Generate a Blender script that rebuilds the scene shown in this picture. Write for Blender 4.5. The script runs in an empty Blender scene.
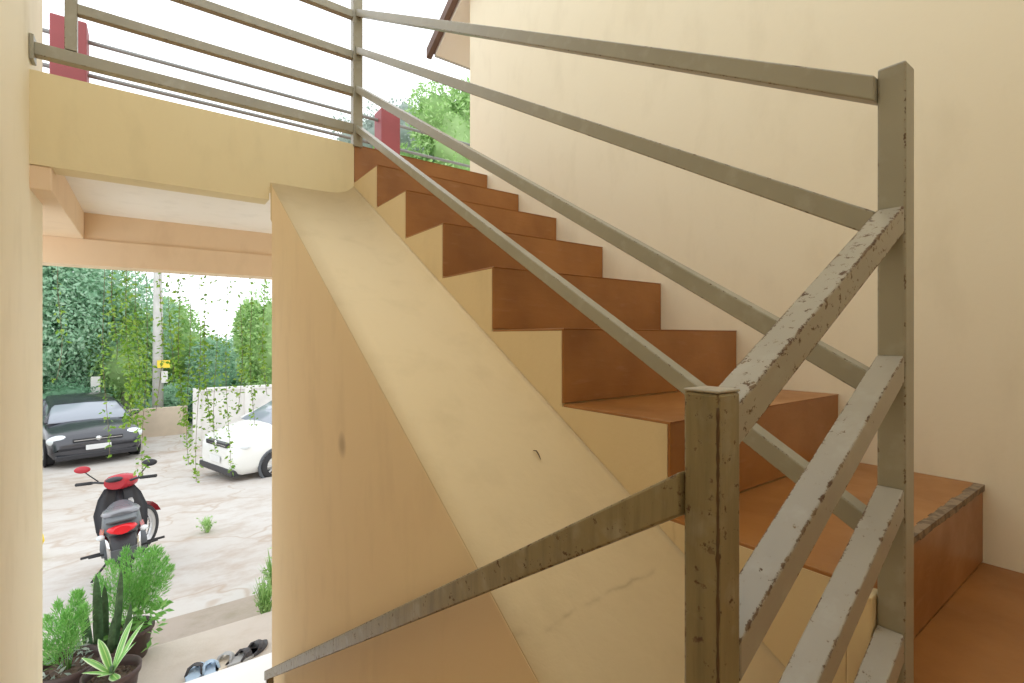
import bpy, bmesh, math, random
from mathutils import Vector, Matrix, noise
random.seed(7)
C = bpy.context.scene.collection
PI = math.pi
R = math.radians

# ------------------------------------------------------------------ materials
def nt(name):
    m = bpy.data.materials.new(name); m.use_nodes = True
    t = m.node_tree; b = t.nodes['Principled BSDF']
    return m, t, b
def N(t, kind, **kw):
    n = t.nodes.new(kind)
    for k, v in kw.items():
        if k.startswith('i_'):
            n.inputs[k[2:].replace('_', ' ')].default_value = v
        else: setattr(n, k, v)
    return n
def ramp(t, fac, stops):
    r = N(t, 'ShaderNodeValToRGB'); t.links.new(fac, r.inputs['Fac'])
    e = r.color_ramp.elements
    while len(e) < len(stops): e.new(0.5)
    for i, (p, c) in enumerate(stops):
        e[i].position = p; e[i].color = (c[0], c[1], c[2], 1) if not isinstance(c, (int, float)) else (c, c, c, 1)
    return r.outputs['Color']
def mix(t, fac, a, b, mode='MIX'):
    n = N(t, 'ShaderNodeMix', data_type='RGBA', blend_type=mode)
    if isinstance(fac, (int, float)): n.inputs[0].default_value = fac
    else: t.links.new(fac, n.inputs[0])
    for s, v in ((6, a), (7, b)):
        if isinstance(v, tuple): n.inputs[s].default_value = (*v, 1)
        else: t.links.new(v, n.inputs[s])
    return n.outputs[2]
def noise_tex(t, vec, scale, detail=4, rough=.55):
    n = N(t, 'ShaderNodeTexNoise'); n.inputs['Scale'].default_value = scale
    n.inputs['Detail'].default_value = detail; n.inputs['Roughness'].default_value = rough
    if vec is not None: t.links.new(vec, n.inputs['Vector'])
    return n.outputs['Fac']
def mapping(t, vec, scale=(1, 1, 1), loc=(0, 0, 0)):
    m = N(t, 'ShaderNodeMapping'); m.inputs['Scale'].default_value = scale; m.inputs['Location'].default_value = loc
    t.links.new(vec, m.inputs['Vector']); return m.outputs['Vector']
def bump(t, b, h, strength=.2, dist=.01):
    n = N(t, 'ShaderNodeBump'); n.inputs['Strength'].default_value = strength; n.inputs['Distance'].default_value = dist
    t.links.new(h, n.inputs['Height']); t.links.new(n.outputs['Normal'], b.inputs['Normal'])
def wpos(t): return N(t, 'ShaderNodeNewGeometry').outputs['Position']
def opos(t): return N(t, 'ShaderNodeTexCoord').outputs['Object']

def plaster(name, col, dark, rough=.75, bs=.12):
    m, t, b = nt(name); p = wpos(t)
    f1 = noise_tex(t, p, 1.3, 3); f2 = noise_tex(t, mapping(t, p, (3, 3, 1.2)), 3.1, 5); f3 = noise_tex(t, p, 45, 3)
    c = mix(t, ramp(t, f1, [(.35, 0), (.7, .55)]), col, dark)
    c = mix(t, ramp(t, f2, [(.52, 0), (.72, .35)]), c, tuple(x * .86 for x in dark))
    t.links.new(c, b.inputs['Base Color'])
    b.inputs['Roughness'].default_value = rough
    b.inputs['Specular IOR Level'].default_value = .25
    h = N(t, 'ShaderNodeMath', operation='ADD'); t.links.new(f2, h.inputs[0])
    k = N(t, 'ShaderNodeMath', operation='MULTIPLY'); k.inputs[1].default_value = .25; t.links.new(f3, k.inputs[0]); t.links.new(k.outputs[0], h.inputs[1])
    bump(t, b, h.outputs[0], bs, .012)
    return m
def stain_plaster(name, col, dark, spot):
    m = plaster(name, col, dark); t = m.node_tree; b = t.nodes['Principled BSDF']
    src = b.inputs['Base Color'].links[0].from_socket
    d = N(t, 'ShaderNodeVectorMath', operation='DISTANCE'); t.links.new(wpos(t), d.inputs[0]); d.inputs[1].default_value = spot
    f = ramp(t, d.outputs['Value'], [(.012, .45), (.04, 0)])
    t.links.new(mix(t, f, src, (.22, .13, .07)), b.inputs['Base Color'])
    return m
CREAM, CREAM_D = (.85, .775, .59), (.825, .735, .53)
M = {}
M['cream'] = plaster('cream_wall_paint', CREAM, CREAM_D)
M['cream_panel'] = stain_plaster('cream_panel_paint', (.86, .69, .45), (.83, .64, .40), (-.365, -.993, -1.214))
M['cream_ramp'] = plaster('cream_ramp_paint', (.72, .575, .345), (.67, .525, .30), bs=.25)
t = M['cream_ramp'].node_tree; b = t.nodes['Principled BSDF']; src = b.inputs['Base Color'].links[0].from_socket
sx = N(t, 'ShaderNodeSeparateXYZ'); t.links.new(wpos(t), sx.inputs[0])
q = N(t, 'ShaderNodeMath', operation='MULTIPLY_ADD'); t.links.new(noise_tex(t, wpos(t), 9, 4), q.inputs[0]); q.inputs[1].default_value = .05; t.links.new(sx.outputs['Y'], q.inputs[2])
q2 = N(t, 'ShaderNodeMath', operation='SUBTRACT'); t.links.new(q.outputs[0], q2.inputs[0]); q2.inputs[1].default_value = -1.755
q3 = N(t, 'ShaderNodeMath', operation='ABSOLUTE'); t.links.new(q2.outputs[0], q3.inputs[0])
q4 = N(t, 'ShaderNodeMath', operation='MULTIPLY'); t.links.new(ramp(t, q3.outputs[0], [(.001, .55), (.005, 0)]), q4.inputs[0]); t.links.new(ramp(t, noise_tex(t, wpos(t), 14, 3), [(.4, 0), (.6, 1)]), q4.inputs[1])
t.links.new(mix(t, q4.outputs[0], src, (.42, .30, .17)), b.inputs['Base Color'])
M['cream_beam'] = plaster('cream_beam_paint', (.76, .65, .40), (.72, .61, .365))
M['peach'] = plaster('peach_beam_paint', (.78, .60, .41), (.74, .54, .35))
M['ceiling'] = plaster('white_ceiling_paint', (.86, .81, .73), (.82, .77, .68))

def terracotta():
    m, t, b = nt('terracotta_step_paint'); p = wpos(t)
    f1 = noise_tex(t, p, 5, 5); f2 = noise_tex(t, mapping(t, p, (2, 2, 9)), 6, 5); f3 = noise_tex(t, p, 60, 2)
    c = mix(t, ramp(t, f1, [(.35, 0), (.68, 1)]), (.36, .150, .036), (.27, .105, .022))
    c = mix(t, ramp(t, f2, [(.6, 0), (.75, .5)]), c, (.38, .18, .08))
    t.links.new(c, b.inputs['Base Color'])
    t.links.new(ramp(t, f1, [(.3, .28), (.7, .45)]), b.inputs['Roughness'])
    bump(t, b, f2, .12, .008)
    return m
M['terracotta'] = terracotta()
def worn_edge():
    m, t, b = nt('worn_cement_edge'); p = wpos(t)
    f = noise_tex(t, p, 38, 5)
    t.links.new(mix(t, ramp(t, f, [(.44, 0), (.54, 1)]), (.13, .085, .045), (.24, .17, .10)), b.inputs['Base Color'])
    b.inputs['Roughness'].default_value = .8
    bump(t, b, f, .5, .004)
    return m
M['worn_edge'] = worn_edge()

def rail_paint(name, wear=.12, col=(.33, .30, .225), edge=.06, streak=False):
    """aged khaki gloss paint on steel tube; bare rust shows at edges and in chips (uv v runs across a face)"""
    m, t, b = nt(name); p = wpos(t)
    uv = N(t, 'ShaderNodeTexCoord').outputs['UV']
    sx = N(t, 'ShaderNodeSeparateXYZ'); t.links.new(uv, sx.inputs[0])
    a = N(t, 'ShaderNodeMath', operation='PINGPONG'); a.inputs[1].default_value = .5; t.links.new(sx.outputs['Y'], a.inputs[0])
    nz = noise_tex(t, p, 95, 8, .78); big = noise_tex(t, p, 6, 3)
    # edge wear: near 0 at the arris
    thr = N(t, 'ShaderNodeMath', operation='MULTIPLY'); t.links.new(ramp(t, big, [(.35, .15), (.7, 1)]), thr.inputs[0]); thr.inputs[1].default_value = edge
    nn = N(t, 'ShaderNodeMath', operation='MULTIPLY_ADD'); t.links.new(nz, nn.inputs[0]); nn.inputs[1].default_value = .8; nn.inputs[2].default_value = -.37
    e2 = N(t, 'ShaderNodeMath', operation='ADD'); t.links.new(a.outputs[0], e2.inputs[0]); t.links.new(nn.outputs[0], e2.inputs[1])
    em = N(t, 'ShaderNodeMath', operation='LESS_THAN'); t.links.new(e2.outputs[0], em.inputs[0]); t.links.new(thr.outputs[0], em.inputs[1])
    chip = ramp(t, noise_tex(t, p, 85, 7, .72), [(.70 - wear * .55, 0), (.73 - wear * .55, 1)])
    mask = N(t, 'ShaderNodeMath', operation='MAXIMUM'); t.links.new(em.outputs[0], mask.inputs[0]); t.links.new(chip, mask.inputs[1])
    rust = mix(t, ramp(t, noise_tex(t, p, 120, 3), [(.4, 0), (.6, 1)]), (.10, .055, .028), (.19, .13, .07))
    base = mix(t, ramp(t, big, [(.35, 0), (.7, .6)]), col, tuple(x * .82 for x in col))
    base = mix(t, ramp(t, noise_tex(t, p, 23, 4), [(.55, 0), (.7, .3)]), base, (.45, .43, .36))
    if streak: base = mix(t, ramp(t, noise_tex(t, mapping(t, p, (70, 70, 7)), 1, 5, .6), [(.45, 0), (.72, .75)]), base, tuple(x * .55 for x in col))
    t.links.new(mix(t, mask.outputs[0], base, rust), b.inputs['Base Color'])
    rr = N(t, 'ShaderNodeMapRange'); t.links.new(mask.outputs[0], rr.inputs['Value']); rr.inputs['To Min'].default_value = .36; rr.inputs['To Max'].default_value = .85
    t.links.new(rr.outputs[0], b.inputs['Roughness'])
    inv = N(t, 'ShaderNodeMath', operation='SUBTRACT'); inv.inputs[0].default_value = 1; t.links.new(mask.outputs[0], inv.inputs[1])
    bump(t, b, inv.outputs[0], .35, .001)
    return m
M['rail'] = rail_paint('khaki_rail_paint', -.3, (.33, .305, .225), .002)
M['rail_worn'] = rail_paint('worn_khaki_rail_paint', .13, (.35, .31, .235), .07)
M['rail_chipped'] = rail_paint('chipped_khaki_rail_paint', .22, (.335, .295, .215), .15)
M['post_worn'] = rail_paint('worn_khaki_post_paint', .19, (.27, .215, .105), .05, True)

def simple(name, col, rough=.6, metal=0, var=0, scale=8, spec=.5, alpha=None, sub=0):
    m, t, b = nt(name)
    if var:
        f = noise_tex(t, opos(t), scale, 4)
        t.links.new(mix(t, ramp(t, f, [(.35, 0), (.65, 1)]), col, tuple(max(0, x * (1 - var)) for x in col)), b.inputs['Base Color'])
    else: b.inputs['Base Color'].default_value = (*col, 1)
    b.inputs['Roughness'].default_value = rough; b.inputs['Metallic'].default_value = metal
    b.inputs['Specular IOR Level'].default_value = spec
    return m
def leafmat(name, c1, c2, c3, scale=2.5, trans=.3):
    m, t, b = nt(name); p = wpos(t)
    isl = N(t, 'ShaderNodeNewGeometry').outputs['Random Per Island']
    c = ramp(t, isl, [(0, c1), (.5, c2), (1, c3)])
    c = mix(t, ramp(t, noise_tex(t, p, scale, 3), [(.4, 0), (.65, .6)]), c, c1)
    t.links.new(c, b.inputs['Base Color']); b.inputs['Roughness'].default_value = .55
    tr = N(t, 'ShaderNodeBsdfTranslucent'); t.links.new(c, tr.inputs['Color'])
    mx = N(t, 'ShaderNodeMixShader'); mx.inputs[0].default_value = trans
    out = t.nodes['Material Output']
    t.links.new(b.outputs[0], mx.inputs[1]); t.links.new(tr.outputs[0], mx.inputs[2]); t.links.new(mx.outputs[0], out.inputs['Surface'])
    return m
M['leaf_tree'] = leafmat('tree_leaves', (0.276, 0.495, 0.317), (0.400, 0.618, 0.414), (0.524, 0.696, 0.524), .8)
M['leaf_bright'] = leafmat('bright_tree_leaves', (0.275, 0.479, 0.146), (0.421, 0.644, 0.243), (0.551, 0.727, 0.373), .8)
M['leaf_pale'] = leafmat('pale_tree_leaves', (0.328, 0.406, 0.351), (0.429, 0.515, 0.437), (0.530, 0.608, 0.530), .8)
M['leaf_dark'] = leafmat('dark_tree_leaves', (0.130, 0.301, 0.173), (0.230, 0.428, 0.259), (0.331, 0.523, 0.331), .8)
M['leaf_vine'] = leafmat('vine_leaves', (0.144, 0.324, 0.027), (0.270, 0.468, 0.054), (0.432, 0.612, 0.135), 9)
M['leaf_fern'] = leafmat('fern_leaves', (0.186, 0.484, 0.093), (0.298, 0.614, 0.167), (0.446, 0.725, 0.279), 9)
M['leaf_snake'] = simple('snake_plant_leaf', (.10, .20, .09), .4, var=.5, scale=30)
def striped_leaf():
    m, t, b = nt('variegated_leaf')
    uv = N(t, 'ShaderNodeTexCoord').outputs['UV']; sx = N(t, 'ShaderNodeSeparateXYZ'); t.links.new(uv, sx.inputs[0])
    a = N(t, 'ShaderNodeMath', operation='PINGPONG'); a.inputs[1].default_value = .5; t.links.new(sx.outputs['Y'], a.inputs[0])
    t.links.new(ramp(t, a.outputs[0], [(0, (.75, .85, .68)), (.10, (.60, .78, .40)), (.2, (.20, .48, .12)), (.42, (.18, .42, .10)), (.5, (.52, .72, .25))]), b.inputs['Base Color'])
    b.inputs['Roughness'].default_value = .35
    return m
M['leaf_stripe'] = striped_leaf()
M['bark'] = simple('bark', (.42, .38, .32), .9, var=.4, scale=12)
M['twig'] = simple('vine_twig', (.20, .15, .10), .9)
M['red_concrete'] = simple('red_painted_concrete', (.33, .075, .08), .55, var=.15, scale=6)
M['grey_rail'] = simple('grey_balcony_steel', (.30, .31, .30), .5, var=.1)
M['brown_fascia'] = simple('brown_fascia_board', (.20, .12, .09), .7, var=.3, scale=5)
M['roof_tile'] = simple('roof_tiles', (.35, .16, .10), .8, var=.3)
M['black_paint'] = simple('black_car_paint', (.03, .032, .042), .22, spec=1)
M['white_paint'] = simple('pearl_white_car_paint', (.80, .80, .76), .2, spec=.6)
M['glass'] = simple('sky_lightened_car_glass', (.30, .33, .38), .10, spec=1)  # base colour lightened to stand in for bright sky reflected in the glass
M['lamp_glass'] = simple('headlamp_lens', (.80, .85, .88), .1)
M['tail_red'] = simple('red_lamp_lens', (.80, .02, .03), .15)
M['rubber'] = simple('tyre_rubber', (.035, .035, .037), .8)
M['alloy'] = simple('wheel_silver', (.70, .70, .70), .3, .3)
M['chrome'] = simple('chrome', (.75, .75, .75), .15, 1)
M['black_plastic'] = simple('black_plastic', (.03, .03, .035), .45)
M['dark_grey'] = simple('dark_grey_plastic', (.10, .11, .12), .4)
M['bike_red'] = simple('red_motorbike_plastic', (.48, .03, .045), .25)
M['seat_vinyl'] = simple('seat_vinyl', (.20, .20, .22), .25, spec=1)
M['plate'] = simple('plate_white', (.75, .76, .75), .5)
M['pot'] = simple('brown_plastic_pot', (.085, .05, .045), .55, var=.2)
M['soil'] = simple('potting_soil', (.16, .11, .08), .95, var=.5, scale=40)
M['pole'] = simple('pale_concrete_pole', (.55, .54, .50), .8, var=.2, scale=3)
M['yellow'] = simple('yellow_enamel', (.88, .66, .06), .5)
M['white_wall'] = simple('whitewashed_wall', (.82, .80, .76), .85, var=.15, scale=2)
M['beige_wall'] = simple('beige_wall_paint', (.66, .55, .42), .85, var=.15, scale=2)
M['sandal_black'] = simple('dark_sandal_rubber', (.06, .055, .06), .6)
M['sandal_grey'] = simple('grey_sandal_foam', (.42, .42, .42), .6)
M['sandal_blue'] = simple('pale_blue_sandal_foam', (.42, .55, .70), .6)
M['strap'] = simple('beige_sandal_sole', (.60, .52, .42), .6)
M['dead_leaf'] = simple('dry_brown_leaf', (.10, .055, .02), .8)
M['tile'] = simple('white_floor_tile', (.88, .88, .88), .25, var=.04, scale=3)
M['fruit'] = simple('orange_blossom', (.85, .32, .12), .6)

def ground_mat(name, c1, c2, dirt, crack=True):
    m, t, b = nt(name); p = wpos(t)
    f = noise_tex(t, p, .9, 6, .6); f2 = noise_tex(t, p, 7, 5, .6)
    c = mix(t, ramp(t, f, [(.4, 0), (.6, 1)]), c1, c2)
    c = mix(t, ramp(t, noise_tex(t, mapping(t, p, (.8, 1.1, 1)), 1.1, 6, .7), [(.50, 0), (.66, .8)]), c, dirt)
    c = mix(t, ramp(t, f2, [(.5, 0), (.75, .3)]), c, dirt)
    if crack:
        w = N(t, 'ShaderNodeVectorMath', operation='MULTIPLY_ADD')
        nz = N(t, 'ShaderNodeTexNoise'); nz.inputs['Scale'].default_value = 1.8; t.links.new(p, nz.inputs['Vector'])
        t.links.new(nz.outputs['Color'], w.inputs[0]); w.inputs[1].default_value = (1.3, 1.3, 0); t.links.new(p, w.inputs[2])
        v = N(t, 'ShaderNodeTexVoronoi', feature='DISTANCE_TO_EDGE'); v.inputs['Scale'].default_value = .62
        t.links.new(mapping(t, w.outputs[0], (1, .8, .01), (.3, .1, 0)), v.inputs['Vector'])
        c = mix(t, ramp(t, v.outputs['Distance'], [(.004, .6), (.022, 0)]), c, (.42, .32, .24))
    t.links.new(c, b.inputs['Base Color']); b.inputs['Roughness'].default_value = .9
    bump(t, b, f2, .3, .02)
    return m
M['ground'] = ground_mat('cracked_pale_concrete', (.58, .55, .515), (.54, .495, .45), (.42, .33, .26))
M['terrace'] = ground_mat('terrace_concrete', (.63, .56, .49), (.58, .51, .45), (.50, .42, .34), False)
M['moss'] = ground_mat('mossy_concrete', (.42, .355, .30), (.38, .32, .25), (.27, .24, .16), False)

# ------------------------------------------------------------------ mesh building
class MB:
    def __init__(s): s.v = []; s.f = []; s.uv = []; s.sm = []
    def face(s, idx, uv=None, smooth=False):
        s.f.append(tuple(idx)); s.uv.append(uv or [(0, .5)] * len(idx)); s.sm.append(smooth)
    def add(s, pts): n = len(s.v); s.v += [tuple(p) for p in pts]; return n
    def box(s, x0, x1, y0, y1, z0, z1):
        n = s.add([(x, y, z) for z in (z0, z1) for y in (y0, y1) for x in (x0, x1)])
        for q in ((0, 2, 3, 1), (4, 5, 7, 6), (0, 1, 5, 4), (1, 3, 7, 5), (3, 2, 6, 7), (2, 0, 4, 6)): s.face([n + i for i in q])
        return s
    def bar(s, p0, p1, w, h, side=(0, 1, 0), cut0=None, cut1=None):
        """box tube p0->p1 (centre line); w along side, h across; cut planes: ('x',val) mitre its ends vertically"""
        p0, p1 = Vector(p0), Vector(p1); d = (p1 - p0).normalized(); L = (p1 - p0).length
        sd = Vector(side); sd = (sd - d * sd.dot(d)).normalized(); up = d.cross(sd).normalized()
        offs = [(-w / 2, -h / 2), (w / 2, -h / 2), (w / 2, h / 2), (-w / 2, h / 2)]
        r = []
        for P, cut in ((p0, cut0), (p1, cut1)):
            for a, b in offs:
                q = P + sd * a + up * b
                if cut:
                    ax = 'xyz'.index(cut[0]); q = q + d * ((cut[1] - q[ax]) / d[ax])
                r.append(q)
        n = s.add(r)
        for i in range(4):
            j = (i + 1) % 4
            s.face([n + i, n + j, n + 4 + j, n + 4 + i], [(0, 0), (0, 1), (L, 1), (L, 0)])
        s.face([n + 3, n + 2, n + 1, n], [(0, 0), (0, 1), (w, 1), (w, 0)]); s.face([n + 4, n + 5, n + 6, n + 7], [(0, 0), (0, 1), (w, 1), (w, 0)])
        return s
    def prism(s, poly, axis, a, b):
        """poly of 2-D points extruded along axis from a to b"""
        def P(q, t):
            return {'x': (t, q[0], q[1]), 'y': (q[0], t, q[1]), 'z': (q[0], q[1], t)}[axis]
        n = s.add([P(q, a) for q in poly] + [P(q, b) for q in poly]); k = len(poly)
        s.face([n + i for i in range(k)]); s.face([n + k + i for i in reversed(range(k))])
        for i in range(k):
            j = (i + 1) % k; s.face([n + i, n + k + i, n + k + j, n + j])
        return s
    def tube(s, pts, rad, seg=8, cap=True):
        pts = [Vector(p) for p in pts]
        if isinstance(rad, (int, float)): rad = [rad] * len(pts)
        n = len(s.v); prev = None
        for i, p in enumerate(pts):
            d = (pts[min(i + 1, len(pts) - 1)] - pts[max(i - 1, 0)]).normalized()
            a = prev if prev is not None else (Vector((0, 0, 1)) if abs(d.z) < .9 else Vector((1, 0, 0)))
            a = (a - d * a.dot(d)).normalized(); prev = a; b = d.cross(a)
            s.add([p + (a * math.cos(2 * PI * k / seg) + b * math.sin(2 * PI * k / seg)) * rad[i] for k in range(seg)])
        for i in range(len(pts) - 1):
            for k in range(seg):
                l = (k + 1) % seg
                s.face([n + i * seg + k, n + i * seg + l, n + (i + 1) * seg + l, n + (i + 1) * seg + k], smooth=True)
        if cap:
            s.face([n + k for k in reversed(range(seg))]); m = n + (len(pts) - 1) * seg; s.face([m + k for k in range(seg)])
        return s
    def lathe(s, prof, axis='z', c=(0, 0, 0), seg=24, smooth=True):
        """prof: (r, h) pairs"""
        n = len(s.v)
        for r, h in prof:
            for k in range(seg):
                a = 2 * PI * k / seg; x, y = r * math.cos(a), r * math.sin(a)
                q = {'z': (x, y, h), 'y': (x, h, -y), 'x': (h, x, y)}[axis]
                s.v.append((q[0] + c[0], q[1] + c[1], q[2] + c[2]))
        for i in range(len(prof) - 1):
            for k in range(seg):
                l = (k + 1) % seg
                s.face([n + i * seg + k, n + i * seg + l, n + (i + 1) * seg + l, n + (i + 1) * seg + k], smooth=smooth)
        return s
    def ball(s, c, r, seg=12, rings=8, jit=0, seed=0):
        n = len(s.v)
        for i in range(rings + 1):
            th = PI * i / rings
            for k in range(seg):
                ph = 2 * PI * k / seg
                d = Vector((math.sin(th) * math.cos(ph), math.sin(th) * math.sin(ph), math.cos(th)))
                q = 1 + (jit * noise.noise(d * 2.2 + Vector((seed, 0, 0))) if jit else 0)
                s.v.append((c[0] + d.x * r[0] * q, c[1] + d.y * r[1] * q, c[2] + d.z * r[2] * q))
        for i in range(rings):
            for k in range(seg):
                l = (k + 1) % seg
                s.face([n + i * seg + k, n + (i + 1) * seg + k, n + (i + 1) * seg + l, n + i * seg + l], smooth=True)
        return s
    def loft(s, secs, closed=True, caps=True, smooth=True):
        k = len(secs[0]); n = len(s.v)
        for q in secs: s.add(q)
        for i in range(len(secs) - 1):
            for j in range(k if closed else k - 1):
                l = (j + 1) % k
                s.face([n + i * k + j, n + (i + 1) * k + j, n + (i + 1) * k + l, n + i * k + l], smooth=smooth)
        if caps and closed:
            s.face([n + j for j in range(k)]); m = n + (len(secs) - 1) * k; s.face([m + j for j in reversed(range(k))])
        return s
    def leaf(s, p, d, up, L, w):
        """a small folded leaf: 4 corners + bent middle"""
        d = d.normalized(); sd = d.cross(up)
        sd = sd.normalized() if sd.length > 1e-4 else Vector((1, 0, 0))
        nn = sd.cross(d)
        n = s.add([p, p + d * L * .5 + sd * w * .5 + nn * w * .12, p + d * L, p + d * L * .5 - sd * w * .5 + nn * w * .12])
        s.face([n, n + 1, n + 2, n + 3], [(0, 0), (.5, 0), (1, .5), (.5, 1)])
        return s
    def strip(s, pts, widths, side, fold=.15):
        """a long blade leaf: pts centre line, widths, side vector"""
        n = len(s.v); k = len(pts)
        for i, (p, w) in enumerate(zip(pts, widths)):
            p = Vector(p); d = (Vector(pts[min(i + 1, k - 1)]) - Vector(pts[max(i - 1, 0)])).normalized()
            sd = Vector(side); sd = (sd - d * sd.dot(d)).normalized(); up = sd.cross(d)
            s.add([p - sd * w / 2 + up * w * fold, p, p + sd * w / 2 + up * w * fold])
        for i in range(k - 1):
            a = n + 3 * i; u0, u1 = i / k, (i + 1) / k
            s.face([a, a + 1, a + 4, a + 3], [(u0, 0), (u0, .5), (u1, .5), (u1, 0)], True)
            s.face([a + 1, a + 2, a + 5, a + 4], [(u0, .5), (u0, 1), (u1, 1), (u1, .5)], True)
        return s
    def build(s, name, mat, parent=None, bev=0, seg=2, origin=None, weld=False):
        off = Vector(origin) if origin is not None else Vector((0, 0, 0))
        if parent is not None and origin is None and parent.get('_world'): off = parent.location.copy()
        if parent is not None and parent.parent is not None and origin is None and parent.parent.get('_world'): off = parent.parent.location.copy()
        me = bpy.data.meshes.new(name)
        me.from_pydata([tuple(Vector(v) - off) for v in s.v], [], s.f)
        uvl = me.uv_layers.new(name='UVMap'); i = 0
        for fu in s.uv:
            for q in fu: uvl.data[i].uv = q; i += 1
        me.polygons.foreach_set('use_smooth', s.sm); me.materials.append(M[mat] if isinstance(mat, str) else mat)
        bm = bmesh.new(); bm.from_mesh(me)
        if weld: bmesh.ops.remove_doubles(bm, verts=bm.verts, dist=1e-5)
        if weld or len(bm.faces) < 3000: bmesh.ops.recalc_face_normals(bm, faces=bm.faces)
        bm.to_mesh(me); bm.free()
        o = bpy.data.objects.new(name, me); C.objects.link(o)
        if parent is not None: o.parent = parent
        if origin is not None: o.location = origin
        if bev:
            b = o.modifiers.new('bevel', 'BEVEL'); b.width = bev; b.segments = seg; b.limit_method = 'ANGLE'; b.angle_limit = R(40)
        return o
def tag(o, label, cat, group=None, kind=None):
    o['label'] = label; o['category'] = cat
    if group: o['group'] = group
    if kind: o['kind'] = kind
    return o
def thing(name, label, cat, loc, rz=0, group=None, world=True, rot=None):
    o = bpy.data.objects.new(name, None); C.objects.link(o); o.empty_display_size = .1
    o.location = loc; o.rotation_euler = rot or (0, 0, rz)
    if world: o['_world'] = 1
    return tag(o, label, cat, group)
def struct(o, label=None, cat=None):
    o['kind'] = 'structure'
    if label: o['label'] = label
    if cat: o['category'] = cat
    return o

# ------------------------------------------------------------------ setting
H, D, W = .18, .296, .764          # rise, going, stair width
XL, XS, XR = -1.12, -.365, .764    # left wall, spandrel wall face, right wall
YE = .192                          # end of right wall
GF = -2.9                          # ground floor level
def rz(y): return -.25 + .618 * y  # top of the sloping slab between the flights

struct(MB().prism([(-3.1, GF), (YE, GF), (YE, 1.115), (-3.1, 1.115 + .55 * (YE + 3.1))], 'x', XR, XR + .15).build('wall_right', 'cream'),
       'tall cream plastered wall the stairs climb along', 'wall')
struct(MB().box(XL - .15, XL, -3.1, .27, GF - .3, 1.15).build('wall_left', 'cream', bev=.012), 'cream plastered wall at the left edge of the stairwell', 'wall')
struct(MB().box(XL, XR, -3.1, -2.98, GF, .6).build('wall_back', 'cream'), 'cream wall behind the lower landing', 'wall')
struct(MB().box(XR + .15, 3.5, YE - .15, YE, GF, 1.10).build('wall_front', 'cream'), 'outer cream wall of the house beyond the stairwell', 'wall')
# spandrel wall under the sloping slab
yb = -2.072
struct(MB().prism([(yb, GF), (-.035, GF), (-.035, rz(-.035) - .004), (yb, rz(yb) - .004)], 'x', XS, XS + .12).build('wall_center', 'cream_panel'),
       'peach cream panel wall under the stair slab beside the doorway', 'wall')
# beam under upper floor edge
struct(MB().prism([(XL, 0), (XL, -.325), (XS - .004, -.325), (XS - .004, -.27), (-.0005, -.27), (-.0005, 0)], 'y', 0, .10).build('trim_1', 'cream_beam'), 'cream beam over the doorway carrying the upper floor', 'beam')
struct(MB().prism([(.003, -.41), (1.045, -.41), (1.045, -.2), (.101, -.2), (.101, -.3255), (.003, -.3255)], 'x', -1.40, -1.064).build('trim_2', 'peach', bev=.004), 'peach cross beam under the ceiling of the porch', 'beam')
struct(MB().box(-3, 3, 1.055, 1.20, -.45, -.12).box(-3, 3, 1.045, 1.20, -.545, -.41).build('trim_3', 'peach'), 'outer peach beam across the top of the porch opening', 'beam')
struct(MB().box(-1.10, 3, .1, 1.055, -.27, -.2).box(-3, -1.10, .1, 1.055, -.2, -.18).build('ceiling', 'ceiling'), 'white porch ceiling', 'ceiling')
struct(MB().box(-3, XR - .002, .101, 1.2, -.118, 0).build('floor_upper', 'terracotta'), 'terracotta floor of the upper landing', 'floor')
struct(MB().box(-3, 3, -.3, 1.04, GF - .3, GF).box(XL, XS, -2.1, -.3, GF - .3, GF - .02).build('floor', 'tile'), 'white tiled ground floor inside the doorway', 'floor')
struct(MB().box(-4, 4, 1.04, 1.86, -3.6, -3.05).build('floor_terrace', 'terrace', bev=.015), 'bare concrete terrace step outside the doorway', 'floor')
struct(MB().box(-4, 4, 1.86, 2.45, -3.6, -3.17).build('floor_gutter', 'moss'), 'mossy concrete strip along the terrace edge', 'floor')
def gz(y): return -3.2 - .08 * max(0, min(y, 9.5) - 2.45)
g = MB(); ys = [2.45, 3, 4, 5, 6, 7, 8, 9, 9.5, 12, 20, 40, 90]
n = g.add([(x, y, gz(y) + (.012 * noise.noise(Vector((x * .8, y * .8, 0))) if y < 12 else 0)) for y in ys for x in (-60, -20, -8, -4, -2, -1, 0, 1, 2, 4, 8, 20, 60)])
for i in range(len(ys) - 1):
    for j in range(12): g.face([n + i * 13 + j, n + i * 13 + j + 1, n + (i + 1) * 13 + j + 1, n + (i + 1) * 13 + j], smooth=True)
struct(g.build('ground', 'ground'), 'cracked pale concrete yard', 'ground')
# roof of the house beyond the right wall: slopes down outward
def rf(y): return .925 + .55 * (.60 - y)
t = thing('roof', 'roof corner overhanging beyond the end of the tall cream wall', 'roof', (XR, .5, 1.1)); t['kind'] = 'structure'
MB().prism([(-3.2, rf(-3.2) - .03), (.55, rf(.55) - .03), (.55, rf(.55) + .03), (-3.2, rf(-3.2) + .03)], 'x', XR - .044, 3.6).build('soffit', 'ceiling', t)
MB().prism([(-3.25, rf(-3.25) + .032), (.60, rf(.60) + .032), (.60, rf(.60) + .05), (-3.25, rf(-3.25) + .05)], 'x', XR - .04, 3.65).build('tiling', 'roof_tile', t)
MB().prism([(-3.25, rf(-3.25) - .012), (.60, rf(.60) - .012), (.60, rf(.60) + .05), (-3.25, rf(-3.25) + .05)], 'x', XR - .085, XR - .05).build('barge_board', 'brown_fascia', t)
MB().prism([(.551, rf(.55) - .035), (.565, rf(.55) - .035), (.565, rf(.55) + .02), (.551, rf(.55) + .02)], 'x', XR - .044, 3.6).build('eave_board', 'pole', t)

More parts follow.
